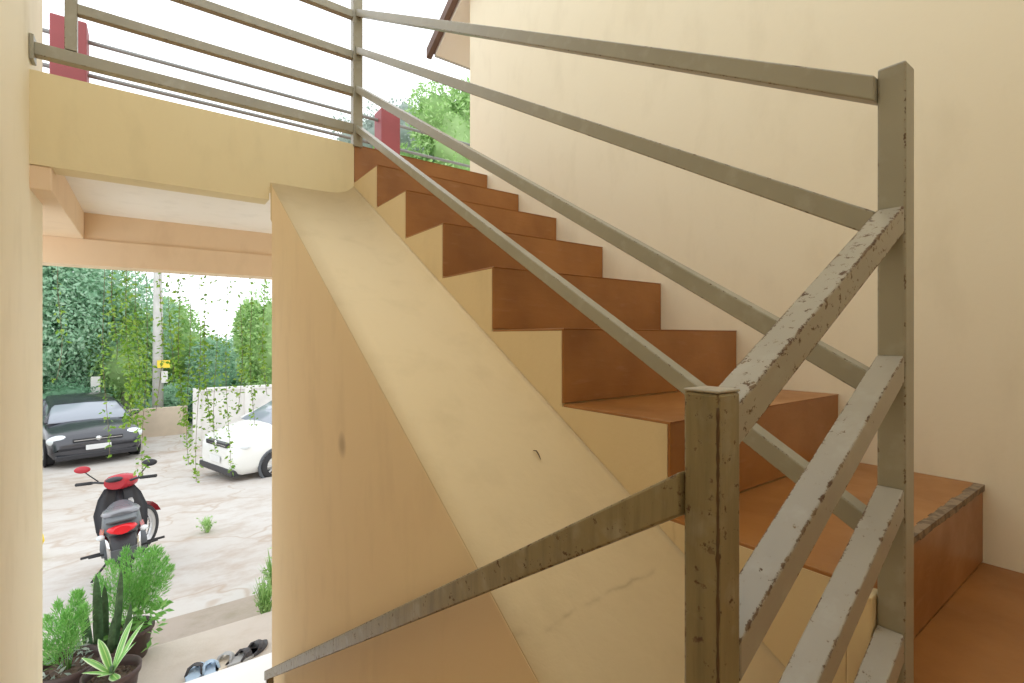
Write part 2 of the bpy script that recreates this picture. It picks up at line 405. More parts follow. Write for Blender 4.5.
# ------------------------------------------------------------------ staircase
st = thing('staircase', 'concrete staircase with terracotta brown steps and cream sides climbing along wall', 'stairs', (0, yb, -1.62))
b = MB()
cols = [(.099, 0)] + [(-k * D + .006, k) for k in range(0, 8)] + [(-2.979, 8)]
def under(y): return -.45 + .69 * y if y > -2.0 else -1.83
for i in range(len(cols) - 1):
    (ya, _), (yc, k) = cols[i], cols[i + 1]
    zt = -.006 - k * H
    for x, fl in ((0, 0), (W - .001, 1)):
        n = b.add([(x, ya, zt), (x, yc, zt), (x, yc, under(yc)), (x, ya, under(ya))])
        zs = -.006 - (k + 1) * H
        b.face([n, n + 1, n + 2, n + 3])
    n = b.add([(0, ya, zt), (W - .001, ya, zt), (W - .001, yc, zt), (0, yc, zt)]); b.face([n, n + 1, n + 2, n + 3])
    n = b.add([(0, ya, under(ya)), (W - .001, ya, under(ya)), (W - .001, yc, under(yc)), (0, yc, under(yc))]); b.face([n, n + 1, n + 2, n + 3])
    if k < 8:
        n = b.add([(0, yc, zt), (W - .001, yc, zt), (W - .001, yc, zt - H), (0, yc, zt - H)]); b.face([n, n + 1, n + 2, n + 3])
o = b.build('stringer', 'cream_ramp', st, weld=True); o['label'] = 'cream zigzag side of the stair'
b = MB(); secs = []
for y in (yb, -.0005):
    sec = []
    for i in range(25):
        a = (i / 24) ** .6; sec.append((XS + .0006 + a * (-.0007 - XS - .0006), y, rz(y) + .05 * a ** 9))
    secs.append(sec + [(-.0007, y, rz(y) - .16), (XS + .0006, y, rz(y) - .16)])
b.loft(secs, smooth=False)
for q in range(len(b.f)): 
    if len(b.f[q]) == 4 and q < 24: b.sm[q] = True
o = b.build('sloping_slab', 'cream_ramp', st); o['label'] = 'sloping cream slab beside the steps'
def step_mesh(k, x0=0.0015, x1=W - .002):
    y = -k * D; z = -k * H
    back = y + D + .002 if k else .099
    b = MB()
    prof = [(y, z - H + .002), (y, z - .004), (y - .003, z), (back, z), (back, z - .007), (y + .007, z - .007), (y + .007, z - H + .002)]
    b.prism(prof, 'x', x0, x1)
    return b
for k in range(0, 8):
    b = step_mesh(k)
    if k == 7:
        b = MB(); y = -7 * D; z = -7 * H
        b.prism([(y, z - H + .002), (y, z - .003), (y - .003, z), (y + D + .002, z), (y + D + .002, z - .007), (y + .007, z - .007), (y + .007, z - H)], 'x', .0015, W - .002)
    o = b.build('step', 'terracotta', st, bev=.0025)
    if k == 7:
        o['label'] = 'lowest wide step with worn cement edge'
        e = MB(); nn = 34
        for i in range(nn):
            x0 = .004 + (W - .012) * i / nn; x1 = .004 + (W - .012) * (i + 1) / nn
            e.box(x0, x1, y - .0042, y + .010 + .005 * random.random(), z - .010 - .004 * random.random(), z + .0008)
        e.build('worn_edge', 'worn_edge', o)
MB().box(.0015, W - .002, -2.979, -7 * D + .002, -8 * H - .0065, -8 * H).build('quarter_landing', 'terracotta', st, bev=.002)
o = MB().box(-.002, .034, -2.097, yb + .0055, -1.62, -7 * H - .012).build('end_block', 'cream_ramp', st, bev=.003); o['label'] = 'small cream block closing the end of the lowest step'
# the turn and the lower flight (mostly out of view, they carry the place)
MB().box(XS - .02, -.0005, -2.979, yb - .003, -1.86, -1.62).build('winder_step', 'terracotta', st, bev=.003)
lf = [(-2.979, -1.62), (-2.1, -1.62)]
for k in range(7):
    y = -2.1 + k * .296; lf += [(y, -1.62 - (k + 1) * .183)] + ([(y + .296, -1.62 - (k + 1) * .183)] if k < 6 else [])
yend = -2.1 + 6 * .296
lf += [(yend, GF + .0), (yend - .6, GF + .0), (-2.2, -1.95), (-2.979, -1.95)]
MB().prism(lf, 'x', XL + .001, XS - .021).build('lower_flight', 'terracotta', st)

# ------------------------------------------------------------------ stair railing
rl = thing('stair_railing', 'worn khaki steel stair railing with square posts and sloping bars up the open side', 'railing', (.028, -2.115, -1.62))
S = .032
yA = -2.114
def part(mb, name, mat='rail', par=rl, lab=None, bev=.0022):
    o = mb.build(name, mat, par, bev=bev)
    if lab: o['label'] = lab
    return o
part(MB().box(.040, .056, -2.092, -2.074, -1.44, -1.30), 'gap_shade_strip', 'dead_leaf', lab='dark strip standing in for the shaded gap beside the tall post')  # dark strip added to give the shade of the gap beside the riser
# near short post A
part(MB().bar((-.409, yA, -1.63), (-.409, yA, -.966), S, S, (0, 1, 0)), 'post', 'post_worn', lab='near short post with rust seam', bev=.0025)
zz = [-1.63 + .0066 * i for i in range(100)]
part(MB().tube([(-.4256 + .0008 * noise.noise(Vector((0, 3, z * 60))), yA - .0155, z) for z in zz], [.0008 + .0018 * abs(noise.noise(Vector((0, 0, z * 90)))) for z in zz], 6), 'weld_seam', 'dead_leaf', bev=0)
part(MB().box(-.4255, -.3925, yA - S / 2, yA + S / 2, -.966, -.9635), 'post_cap', 'rail_worn')
# tall post B
part(MB().bar((.031, yA, -1.63), (.033, yA, -.556), S, .036, (0, 1, 0)), 'post', 'rail', lab='tall post at the foot of the upper flight', bev=.003)
# upper post C
part(MB().bar((.017, .012, -.01), (.017, .012, 1.02), .04, .045, (0, 1, 0)), 'post', 'rail', lab='upper post at the head of the stairs')
# sloping bars B -> C
for i, (zb, zc) in enumerate(((-.584, .628), (-.768, .448), (-.990, .262), (-1.188, .072))):
    # zb: centre at B (y=-2.10), zc: centre at C (y=-.008)
    part(MB().bar((.020, yA + .016, zb), (.020, -.010, zc), .03, .03, (1, 0, 0), ('y', yA + .0161), ('y', -.0105)), 'sloping_bar', 'rail')
# bars A -> B
for i, zt in enumerate((-.748, -.945, -1.121, -1.311)):
    sl = .56; c = zt - .018
    x0, x1 = -.3925, .012
    if i == 0:
        x0 = -.4245
    part(MB().bar((x0, yA, c + sl * (x0 - .012)), (x1, yA, c), S - .001, .031, (0, 1, 0), ('x', x0 if i else -.402), ('x', x1)), 'cross_bar', 'rail_worn' if i else 'rail_chipped')
# handrail of the lower flight
part(MB().bar((-.4165, yA + .017, -1.035 - .017), (-.4165, -.245, -1.052 - .636 * (2.097 - .245)), .028, .031, (1, 0, 0), ('y', yA + .0165), ('y', -.245)), 'handrail', 'post_worn', lab='handrail running down beside the lower flight')
part(MB().bar((-.4165, -.275, -2.95), (-.4165, -.275, -2.222), .024, .024, (0, 1, 0)), 'lower_post', 'rail')
for k in (1, 2, 3):
    dz = .18 * k
    part(MB().bar((-.4165, yA + .017, -1.052 - dz), (-.4165, -.287, -1.052 - .636 * (2.097 - .287) - dz), .022, .022, (1, 0, 0), ('y', yA + .0165), ('y', -.287)), 'lower_bar', 'rail') if k > 9 else None

# landing guard railing (level bars)
lr = thing('landing_railing', 'level grey steel guard railing above the cream beam', 'railing', (-.5, .012, 0))
part(MB().bar((-1.013, .012, .10), (-1.013, .012, .95), .032, .034, (0, 1, 0)), 'post', 'rail', lr)
for z in (.60 + .021, .427, .255):
    part(MB().bar((-1.03 if z < .2 else -.996,   .012, z), (-.0055, .012, z), .03, .036, (0, 1, 0)), 'level_bar', 'rail', lr)
part(MB().bar((-1.108, .012, .075), (-.0055, .012, .075), .036, .043, (0, 1, 0)), 'bottom_bar', 'rail', lr)
part(MB().box(-1.119, -1.107, -.016, .04, .03, .118), 'wall_plate', 'rail', lr, bev=.002)

# balcony parapet beyond: red posts and thin bars
bal = thing('balcony_railing', 'thin grey balcony bars running between squat red posts behind the landing', 'railing', (-.25, 1.12, 0))
for x in (-1.125, .62, 2.36, -2.87):
    o = MB().box(x - .072, x + .072, 1.05, 1.19, 0.001, .725).build('red_post', 'red_concrete', bal, bev=.006)
for z in (.655, .478, .29, .11):
    MB().tube([(-3, 1.12, z), (3, 1.12, z)], .0115, 8).build('thin_bar', 'grey_rail', bal)

# dry leaf lying on the sloping slab
def onslab(x, y, lift=0): return Vector((x, y, rz(y) + lift))
lf = MB(); pts = [Vector((-.107, -1.500, -1.168)), Vector((-.104, -1.508, -1.168)), Vector((-.107, -1.518, -1.172)), Vector((-.109, -1.529, -1.182))]
pts = [p + Vector((0, 0, -.002)) for p in pts]
o = lf.tube(pts, [.0006, .0016, .0016, .0006], 6).build('dry_leaf', 'dead_leaf', origin=(-.107, -1.515, -1.178))
tag(o, 'small dry brown curled leaf lying on the sloping cream slab', 'leaf')

# ------------------------------------------------------------------ outside: plants
def rnd(a, b): return random.uniform(a, b)
def rvec():
    while True:
        v = Vector((rnd(-1, 1), rnd(-1, 1), rnd(-1, 1)))
        if .05 < v.length < 1: return v.normalized()
def foliage(mb, c, r, n, L, lumps=7, core=True):
    cs = .68; core = core and n < 12000
    c = Vector(c); ls = []
    for i in range(lumps):
        d = rvec(); k = rnd(.35, .75)
        ls.append((Vector((c.x + d.x * r[0] * k, c.y + d.y * r[1] * k, c.z + d.z * r[2] * k)), rnd(.32, .55)))
    ls.append((c, .75))
    if core:
        for i, (p, q) in enumerate(ls): mb.ball(p, (r[0] * q * cs, r[1] * q * cs, r[2] * q * cs), 14, 10, .5, i * 3.1)
    for i in range(n):
        p, q = random.choice(ls); d = rvec(); k = q * rnd(.8, 1.12) 
        pos = Vector((p.x + d.x * r[0] * k, p.y + d.y * r[1] * k, p.z + d.z * r[2] * k))
        dd = (rvec() + d * .8 + Vector((0, 0, -.4)))
        mb.leaf(pos, dd, rvec(), L * rnd(.6, 1.4), L * rnd(.35, .6))
    return mb
def tree(name, label, x, y, ztop, r, mat, n, L, lumps=8, cat='tree', group=None, zc=None, trunk=True):
    z0 = gz(y); t = thing(name, label, cat, (x, y, z0), group=group)
    c = (x, y, zc if zc is not None else ztop - r[2])
    foliage(MB(), c, r, n, L, lumps).build('foliage', mat, t)
    if trunk: MB().tube([(x, y, z0 - .1), (x + .1, y, z0 + (c[2] - z0) * .5), (x, y, c[2])], [.16, .13, .06], 8).build('trunk', 'bark', t)
    return t
tree('broadleaf_tree', 'big dense green tree behind the black car at the left', -3.7, 18.8, 3.6, (3.0, 2.2, 3.6), 'leaf_tree', 60000, .15, 16)
tree('broadleaf_tree', 'lower green tree right of the pale pole, beyond the yard', .2, 20.5, .3, (1.5, 1.5, 2.0), 'leaf_bright', 9000, .16)
tree('broadleaf_tree', 'green tree leaning over the white wall at the right of the opening', 2.35, 15.5, 1.2, (1.15, 1.3, 2.3), 'leaf_bright', 11000, .15, zc=-1.1)
tree('broadleaf_tree', 'dull green tree rising behind the white wall', 1.3, 18.5, -.6, (1.3, 1.2, 1.5), 'leaf_tree', 8000, .15)
tree('broadleaf_tree', 'yellowish green tree left of the pale pole', -1.5, 18.0, .6, (1.1, 1.2, 2.1), 'leaf_bright', 9000, .15)
for i, (x, y, rx, lab) in enumerate(((-2.9, 17.0, 1.5, 'low shrub growing behind the black car roof'), (-.2, 17.5, 1.2, 'low shrub at the foot of the pale pole'), (1.0, 16.3, 1.3, 'low shrub behind the left end of the white wall'), (-4.2, 10.6, .75, 'low shrub beside the left side of the black car'))):
    tree('shrub', lab, x, y, gz(y) + 1.7, (rx, .9, 1.0), 'leaf_tree' if i % 2 else 'leaf_dark', 4500, .11, cat='shrub', zc=gz(y) + .75, trunk=False)
# crowns seen over the upper landing
tree('broadleaf_tree', 'bright green treetop beside the end of the tall cream wall', 7.3, 11.4, 7.2, (1.9, 1.7, 2.0), 'leaf_bright', 11000, .15, zc=5.2)
tree('broadleaf_tree', 'pale thin treetop behind the upper red post', 6.6, 15.6, 8.0, (2.0, 1.4, 1.7), 'leaf_pale', 5200, .16, 12, zc=6.6)
tree('broadleaf_tree', 'low green treetop just above the top step', 6.7, 13.1, 5.6, (2.6, 1.3, 1.4), 'leaf_bright', 10000, .15, zc=4.1)
tree('broadleaf_tree', 'dark bluish green treetop low beside the cream wall end', 8.3, 12.6, 5.4, (1.6, 1.5, 2.0), 'leaf_dark', 8000, .15, zc=4.0)

# hanging vines from the outer beam
def vine(x, y, z1, dens, label, w=.03, z0=-.50, bare=0):
    t = thing('hanging_vine', label, 'vine', (x, y, z0), group='vines hanging over the porch opening')
    pts = []; n = 14; ph = rnd(0, 6)
    for i in range(n + 1):
        a = i / n; pts.append(Vector((x + .022 * math.sin(ph + a * 5) * a, y + .02 * math.cos(ph + a * 4) * a, z0 + (z1 - z0) * a)))
    MB().tube(pts, .0013, 5).build('stem', 'twig', t)
    b = MB(); cnt = int((z0 - z1) * dens * 1.25)
    for i in range(cnt):
        a = rnd(0, 1)
        if a < bare and random.random() < .75: continue
        k = min(n - 1, int(a * n)); p = pts[k].lerp(pts[k + 1], a * n - k)
        d = rvec(); d.z = -abs(d.z) * .5 - .2
        ww = w * (.5 + .8 * noise.noise(Vector((x * 9, p.z * 7, 2))) + .3)
        b.leaf(p + Vector((rnd(-1, 1), rnd(-1, 1), 0)) * max(.008, ww), d, rvec(), rnd(.016, .034), rnd(.010, .02))
    b.build('leaves', 'leaf_vine', t)
def ox(u): return -.785 + 3.56 * math.tan(math.atan((u - 512) / 493) + .633)
VN = [(58, 1.22, -1.15, 45, .02, 'thin vine nearest the left side of the opening'),
      (113, 1.20, -1.05, 150, .035, 'light leafy vine over the big tree left of centre'),
      (127, 1.18, -1.42, 420, .034, 'thickest dark vine hanging in front of the black car'),
      (136, 1.25, -1.30, 300, .03, 'dense vine just right of the thickest one'),
      (146, 1.22, -1.72, 130, .03, 'long vine trailing over the black car front corner'),
      (160, 1.20, -1.35, 120, .02, 'sparse vine crossing the pale pole'),
      (170, 1.26, -1.20, 110, .02, 'short sparse vine right of the pale pole'),
      (180, 1.18, -1.45, 330, .024, 'dense vine midway between the pole and the white wall'),
      (190, 1.24, -1.70, 110, .03, 'long trailing vine over the yard'),
      (199, 1.20, -1.80, 123, .035, 'longest vine hanging just left of the white car'),
      (206, 1.22, -1.45, 214, .018, 'dark twiggy vine above the white car nose'),
      (216, 1.18, -1.62, 123, .034, 'leafy vine over the white car headlamp'),
      (228, 1.24, -1.78, 120, .026, 'thin vine reaching down to the white car bumper'),
      (240, 1.20, -1.40, 130, .026, 'vine over the white car bonnet'),
      (252, 1.22, -1.50, 110, .024, 'vine above the white car front wheel'),
      (264, 1.20, -1.30, 170, .024, 'vine nearest the right side of the opening'),
      (104, 1.26, -1.60, 60, .02, 'wispy vine in front of the black car bonnet')]
for u, y, z1, dn, w, lab in VN: vine(ox(u), y, z1, dn, lab, w, bare=.35)

# pots on the terrace
def pot(cx, cy, r, h, label, name='potted_plant', tilt=0):
    z0 = -3.05; t = thing(name, label, 'potted plant', (cx, cy, z0))
    MB().lathe([(0, 0), (r * .68, 0), (r * .72, .01), (r * .93, h * .86), (r, h * .87), (r * 1.02, h), (r * .92, h), (r * .88, h * .86), (r * .86, h * .80)], c=(cx, cy, z0), seg=32).build('pot', 'pot', t, weld=True)
    b = MB(); n = b.add([(cx, cy, z0 + h * .84)]); k = 28
    for i in range(k):
        a = 2 * PI * i / k; b.v.append((cx + r * .885 * math.cos(a), cy + r * .885 * math.sin(a), z0 + h * .80))
    for i in range(k): b.face([n, n + 1 + i, n + 1 + (i + 1) % k], smooth=True)
    for i in range(60):
        a = rnd(0, 6.28); q = r * .75 * math.sqrt(random.random())
        b.ball((cx + q * math.cos(a), cy + q * math.sin(a), z0 + h * .82), (rnd(.004, .012),) * 3, 6, 4)
    b.build('soil', 'soil', t)
    return t, Vector((cx, cy, z0 + h * .8))
def frond_plume(b, base, tip, width, n):
    base, tip = Vector(base), Vector(tip); d = tip - base
    for i in range(n):
        a = rnd(.0, 1) ** .8; p = base + d * a
        r_ = width * math.sin(PI * min(1, .15 + a * .8)) * rnd(.2, 1)
        off = rvec(); q = p + off * r_
        b.leaf(q, (off * .6 + d.normalized() * 1.0 + rvec() * .4), rvec(), rnd(.02, .045), .005)
def fluffy(t, c, plumes, n=650, wd=.05):
    b = MB(); s = MB(); c = Vector(c)
    for (dx, dy, h) in plumes:
        tip = c + Vector((dx, dy, h)); frond_plume(b, c + Vector((dx * .35, dy * .35, h * .3)), tip, wd, n)
        s.tube([c + Vector((dx * .1, dy * .1, -.01)), c + Vector((dx * .4, dy * .4, h * .45)), tip], [.003, .0025, .001], 5)
    b.build('foliage', 'leaf_fern', t); s.build('stems', 'leaf_fern', t)
t, c = pot(-1.17, 1.47, .165, .25, 'brown plastic pot with feathery green fern at the left jamb')
fluffy(t, c, [(-.04, .0, .40), (.03, .04, .42), (.08, -.02, .36), (-.09, .03, .32), (.0, -.05, .36), (.05, .08, .40), (-.12, -.04, .22)], 520, .055)
bb = MB()
for i in range(60): 
    a = rnd(0, 6.28); bb.leaf(c + Vector((rnd(-.12, .12), rnd(-.12, .12), rnd(.0, .12))), Vector((math.cos(a), math.sin(a), rnd(0, 1))), rvec(), .05, .018)
bb.build('undergrowth', 'leaf_pale', t)
t, c = pot(-.96, 1.235, .135, .25, 'brown plastic pot with broad white-edged striped leaves')
b = MB()
for ang, L, rise, w in ((25, .17, .22, .042), (50, .15, .24, .04), (160, .15, .12, .05), (200, .14, .08, .045), (120, .14, .17, .045), (290, .10, .0, .05), (-15, .12, .16, .04), (240, .12, .06, .04)):
    a = R(ang); d = Vector((math.cos(a), math.sin(a), 0)); pts = []
    for i in range(8):
        q = i / 7; pts.append(c + d * L * q * .95 + Vector((0, 0, .03 + rise * (1.5 * q - .55 * q * q))))
    b.strip(pts, [w * x for x in (.35, .7, .95, 1, .95, .8, .5, .05)], (-d.y, d.x, 0), .18)
b.build('leaves', 'leaf_stripe', t); MB().tube([c - Vector((0, 0, .01)), c + Vector((0, 0, .07))], [.014, .01], 8).build('stem', 'leaf_snake', t)
# snake plants behind, in a planter of their own
t, c = pot(-1.02, 1.62, .12, .20, 'small pot of tall dark sword-shaped leaves behind the striped plant')
b = MB()
for dx, dy, h, w in ((-.02, .0, .52, .05), (.05, .02, .50, .045), (.0, .05, .40, .045), (-.06, .03, .34, .05), (.08, -.02, .30, .045), (.03, -.04, .26, .04)):
    pts = [c + Vector((dx * (1 + q * .7), dy * (1 + q), h * q - .01)) for q in (0, .2, .4, .6, .8, .93, 1)]
    b.strip(pts, [w * x for x in (.7, .95, 1, .95, .75, .4, .03)], (1, .2 + dx * 6, 0), .25)
b.build('leaves', 'leaf_snake', t)
t, c = pot(-.90, 1.80, .14, .20, 'wide feathery bright green fern bush beside the motorbike rear wheel')
fluffy(t, c, [(-.10, .0, .50), (-.02, .03, .55), (.06, .0, .54), (.14, .03, .52), (.20, -.02, .44), (.0, -.06, .42), (.11, .08, .50), (.17, .08, .48), (-.16, .03, .40), (.23, .04, .36), (.08, -.06, .36)], 620, .07)
bb = MB()
for i in range(140):
    a = rnd(0, 6.28); bb.leaf(c + Vector((rnd(-.1, .2), rnd(-.12, .1), rnd(-.12, .22))), Vector((math.cos(a), math.sin(a), rnd(-.5, 1))), rvec(), .07, .03)
bb.build('undergrowth', 'leaf_fern', t)
# weeds
def weed(x, y, z, h, n, label, r=.06, mat='leaf_fern', name='weed'):
    b = MB()
    for i in range(n):
        a = rnd(0, 6.28); d = Vector((math.cos(a) * rnd(.2, 1), math.sin(a) * rnd(.2, 1), 0)); L = h * rnd(.5, 1)
        p = Vector((x, y, z)) + d * r * .3
        b.strip([p, p + d * r * .5 + Vector((0, 0, L * .6)), p + d * r * 1.3 + Vector((0, 0, L))], [.008, .018, .002], (-d.y, d.x, 0), .1)
        for k in range(3): b.leaf(p + d * r * rnd(.2, 1.2) + Vector((0, 0, L * rnd(.3, 1))), rvec() + Vector((0, 0, .5)), rvec(), .035, .018)
    o = b.build(name, mat, origin=(x, y, z)); tag(o, label, 'plant'); return o
weed(-.20, 5.0, gz(5.0), .20, 34, 'small grass tuft growing from a crack in the yard', .10, 'leaf_bright')
weed(-.045, 1.98, -3.17, .34, 50, 'leafy green weed against the right jamb of the opening', .08, 'leaf_bright')
weed(.12, 2.6, gz(2.6), .34, 40, 'yellowish weed behind the one at the right jamb', .09, 'leaf_bright')

# sandals
def sandal(x, y, ang, sole, strap, label, L=.22):
    t = thing('sandal', label, 'sandal', (x, y, -3.05), ang, group='sandals left on the terrace step', world=False)
    b = MB(); out = []
    for i in range(24):
        a = 2 * PI * i / 24; xx = L / 2 * math.cos(a); w = .042 + .010 * math.cos(a) - .007 * math.cos(2 * a)
        out.append((xx, w * math.sin(a)))
    b.prism(out, 'z', 0.0, .022); b.build('sole', sole, t, bev=.004)
    b = MB()
    for s in (-1, 1):
        pts = [(.065, 0, .022), (.045, s * .018, .045), (.01, s * .036, .045), (-.025, s * .044, .016)]
        b.tube(pts, [.006, .008, .009, .008], 6)
    b.build('strap', strap, t)
    b = MB(); secs = []
    for i in range(9):
        a = PI * i / 8; secs.append([(.03 + q, .046 * math.cos(a), .014 + .042 * math.sin(a)) for q in (-.02, .02)])
    nn = len(b.v)
    b.loft(secs, closed=False); b.build('band', strap, t)
sandal(-.56, 1.33, R(70), 'sandal_blue', 'sandal_black', 'pale blue sandal with dark strap, leftmost on the step')
sandal(-.475, 1.31, R(95), 'sandal_blue', 'sandal_blue', 'pale blue sandal with matching strap near the floor edge')
sandal(-.395, 1.345, R(60), 'strap', 'sandal_grey', 'beige sandal with grey strap in the middle of the row')
sandal(-.30, 1.33, R(20), 'sandal_grey', 'sandal_black', 'grey sandal with black strap lying sideways')
sandal(-.215, 1.37, R(40), 'sandal_black', 'sandal_black', 'black sandal nearest the right jamb')

# pole, boundary walls
t = thing('utility_pole', 'pale concrete utility pole with yellow plate beyond the yard', 'pole', (-.60, 16.0, gz(16)))
MB().tube([(-.60, 16, gz(16) - .2), (-.60, 16, 1.2)], [.15, .11], 12).build('shaft', 'pole', t)
MB().box(-.62, -.30, 15.80, 15.83, -1.85, -1.62).build('plate', 'yellow', t)
MB().box(-.52, -.36, 15.80, 15.84, -2.3, -1.95).build('meter_box', 'white_wall', t)
t = thing('boundary_wall', 'white boundary wall behind the white car', 'wall', (2, 13, gz(13)))
MB().box(.16, 6, 13, 13.15, gz(13) - .2, -2.36).build('panel', 'white_wall', t, bev=.01)
MB().box(.12, 6, 12.96, 13.19, -2.36, -2.28).build('coping', 'white_wall', t, bev=.01)
for x in (.2, 1.4, 2.6, 3.8): MB().box(x - .09, x + .09, 12.93, 12.999, gz(13) - .2, -2.36).build('pier', 'white_wall', t)
o = MB().box(-5.6, -2.95, 11.8, 11.95, gz(12) - .2, -2.30).build('boundary_wall', 'beige_wall', bev=.01); tag(o, 'low beige wall behind the left side of the black car', 'wall')
o = MB().box(-2.24, -2.02, 17.2, 17.4, gz(14) - .1, -2.13).build('gate_post', 'white_wall', bev=.01); tag(o, 'short white gate post behind the black car roof', 'post')
o = MB().box(-1.5, .1, 15, 15.12, gz(15) - .1, -2.95).build('boundary_wall', 'beige_wall', bev=.01); tag(o, 'low plain wall at the far end of the yard', 'wall')
b = MB()
for i in range(6):
    q = Vector((1.02, 9.9, -1.35)) + rvec() * .07
    b.ball(q, (.06, .05, .05), 8, 6)
for i in range(14): b.leaf(Vector((1.02, 9.9, -1.35)) + rvec() * .1, rvec(), rvec(), .12, .06)

# yellow object at the left jamb
t = thing('jerrycan', 'small yellow jug standing in the yard at the left jamb', 'jug', (-1.86, 5.3, gz(5.3)))
x, y, z = -1.86, 5.3, gz(5.3)
MB().lathe([(0, 0), (.075, 0), (.085, .02), (.085, .2), (.06, .25), (.025, .27), (.025, .30), (0, .30)], c=(x, y, z), seg=20).build('body', 'yellow', t)
MB().tube([(x + .03, y, z + .27), (x + .09, y, z + .27), (x + .10, y, z + .2), (x + .07, y, z + .13)], .01, 6).build('handle', 'yellow', t)

# ------------------------------------------------------------------ vehicles
def wheel(par, x, y, r, w, name='wheel', spokes=8, rim='alloy', side=1):
    o = MB().lathe([(r * .62, -w / 2), (r * .9, -w / 2), (r, -w * .32), (r, w * .32), (r * .9, w / 2), (r * .62, w / 2)], 'y', (x, y, r), 36).build(name, 'rubber', par)
    b = MB(); b.lathe([(r * .64, -w * .4), (r * .60, -w * .2), (r * .60, w * .2), (r * .64, w * .42), (r * .66, w * .42)], 'y', (x, y, r), 30)
    for k in range(spokes):
        a = 2 * PI * k / spokes
        b.bar((x + math.cos(a) * r * .08, y + side * w * .30, r + math.sin(a) * r * .08), (x + math.cos(a) * r * .62, y + side * w * .36, r + math.sin(a) * r * .62), r * .13, .02, (0, 1, 0))
    b.lathe([(0, -.02), (r * .14, -.02), (r * .14, .02), (0, .02)], 'y', (x, y + side * w * .33, r), 16)
    b.build('rim', rim, o)
    MB().lathe([(0, -.004), (r * .58, -.004), (r * .58, .004), (0, .004)], 'y', (x, y, r), 20).build('brake_disc', 'dark_grey', o)
    return o
def car(label, loc, rz_, paint, kind, L=3.9, Wd=1.66):
    t = thing('car', label, 'car', loc, rz_, world=False)
    hw = Wd / 2
    # stations: x, z_bottom, z_belt, half width, z_centre of the top surface ; front at +x
    if kind == 'hatch':
        stt = [(L*.5, .32, .50, hw*.80, .53), (L*.49, .24, .66, hw*.90, .70), (L*.455, .20, .74, hw*.96, .80), (L*.39, .20, .80, hw, .89), (L*.30, .20, .86, hw, .96), (L*.22, .20, .90, hw, 1.0),
               (L*.05, .20, .93, hw, 1.0), (-L*.2, .20, .95, hw, 1.0), (-L*.40, .22, .95, hw*.98, 1.0), (-L*.475, .26, .92, hw*.92, .95), (-L*.5, .36, .80, hw*.86, .83)]
        cab = [(L*.245, .97, .99), (L*.16, .97, 1.18), (L*.075, .97, 1.36), (L*.02, .97, 1.44), (-L*.15, .97, 1.49), (-L*.34, .97, 1.46), (-L*.41, .97, 1.36), (-L*.455, .97, 1.12), (-L*.475, .95, .97)]
    else:
        stt = [(L*.5, .30, .56, hw*.76, .60), (L*.492, .24, .70, hw*.88, .74), (L*.465, .20, .80, hw*.95, .86), (L*.40, .20, .88, hw, .97), (L*.33, .20, .95, hw, 1.05), (L*.25, .20, 1.0, hw, 1.1),
               (L*.05, .20, 1.02, hw, 1.1), (-L*.2, .20, 1.04, hw, 1.1), (-L*.40, .22, 1.05, hw*.98, 1.1), (-L*.475, .26, 1.02, hw*.93, 1.05), (-L*.5, .36, .9, hw*.88, .93)]
        cab = [(L*.30, 1.04, 1.07), (L*.2, 1.05, 1.32), (L*.10, 1.05, 1.55), (L*.04, 1.05, 1.64), (-L*.15, 1.05, 1.69), (-L*.38, 1.05, 1.67), (-L*.44, 1.05, 1.55), (-L*.475, 1.05, 1.25), (-L*.485, 1.03, 1.06)]
    def sec(x, zb, zt, w, zc):
        return [(x, -w * .55, zb), (x, -w * .93, zb + .02), (x, -w, zb + .16), (x, -w, zb + (zt - zb) * .6), (x, -w * .97, zt), (x, -w * .90, zt + (zc - zt) * .4), (x, -w * .5, zc - .005), (x, 0, zc + .012),
                (x, w * .5, zc - .005), (x, w * .90, zt + (zc - zt) * .4), (x, w * .97, zt), (x, w, zb + (zt - zb) * .6), (x, w, zb + .16), (x, w * .93, zb + .02), (x, w * .55, zb)]
    MB().loft([sec(*q) for q in stt]).build('body', paint, t)
    def csec(x, zb, zt, ins=0.0):
        w0 = hw * .93; w1 = hw * (.93 - .20 * min(1, (zt - zb) / .5)); h = zt - zb
        return [(x, -w0 + ins, zb), (x, -w1 - .01 + ins, zb + h * .75), (x, -w1 * .88 + ins, zt - .01 * 0), (x, 0, zt + .02), (x, w1 * .88 - ins, zt), (x, w1 + .01 - ins, zb + h * .75), (x, w0 - ins, zb)]
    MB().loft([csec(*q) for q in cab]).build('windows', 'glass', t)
    # roof skin and pillars in body colour
    rs = [q for q in cab if q[2] > (cab[4][2] - .14)]
    b = MB(); secs = []
    for q in rs:
        s_ = csec(*q); secs.append([(p[0], p[1] * 1.01, p[2] + .008) for p in s_[1:6]])
    b.loft(secs, closed=False)
    b.build('roof', paint, t)
    idx = [(csec(*q)) for q in cab]
    for sgn in (-1, 1):
        MB().tube([(p[5][0], sgn * p[5][1] * 1.0, p[5][2] + .0) for p in idx[:5]], .032, 6).build('windshield_pillar', paint, t)
        MB().tube([(p[5][0], sgn * p[5][1] * 1.0, p[5][2]) for p in idx[-4:]], .045, 6).build('rear_pillar', paint, t)
        m = idx[4]; MB().tube([(m[6][0], sgn * m[6][1], m[6][2]), (m[5][0], sgn * m[5][1], m[5][2])], .035, 6).build('door_pillar', paint, t)
    r = .30; xf, xr = L * .32, -L * .32
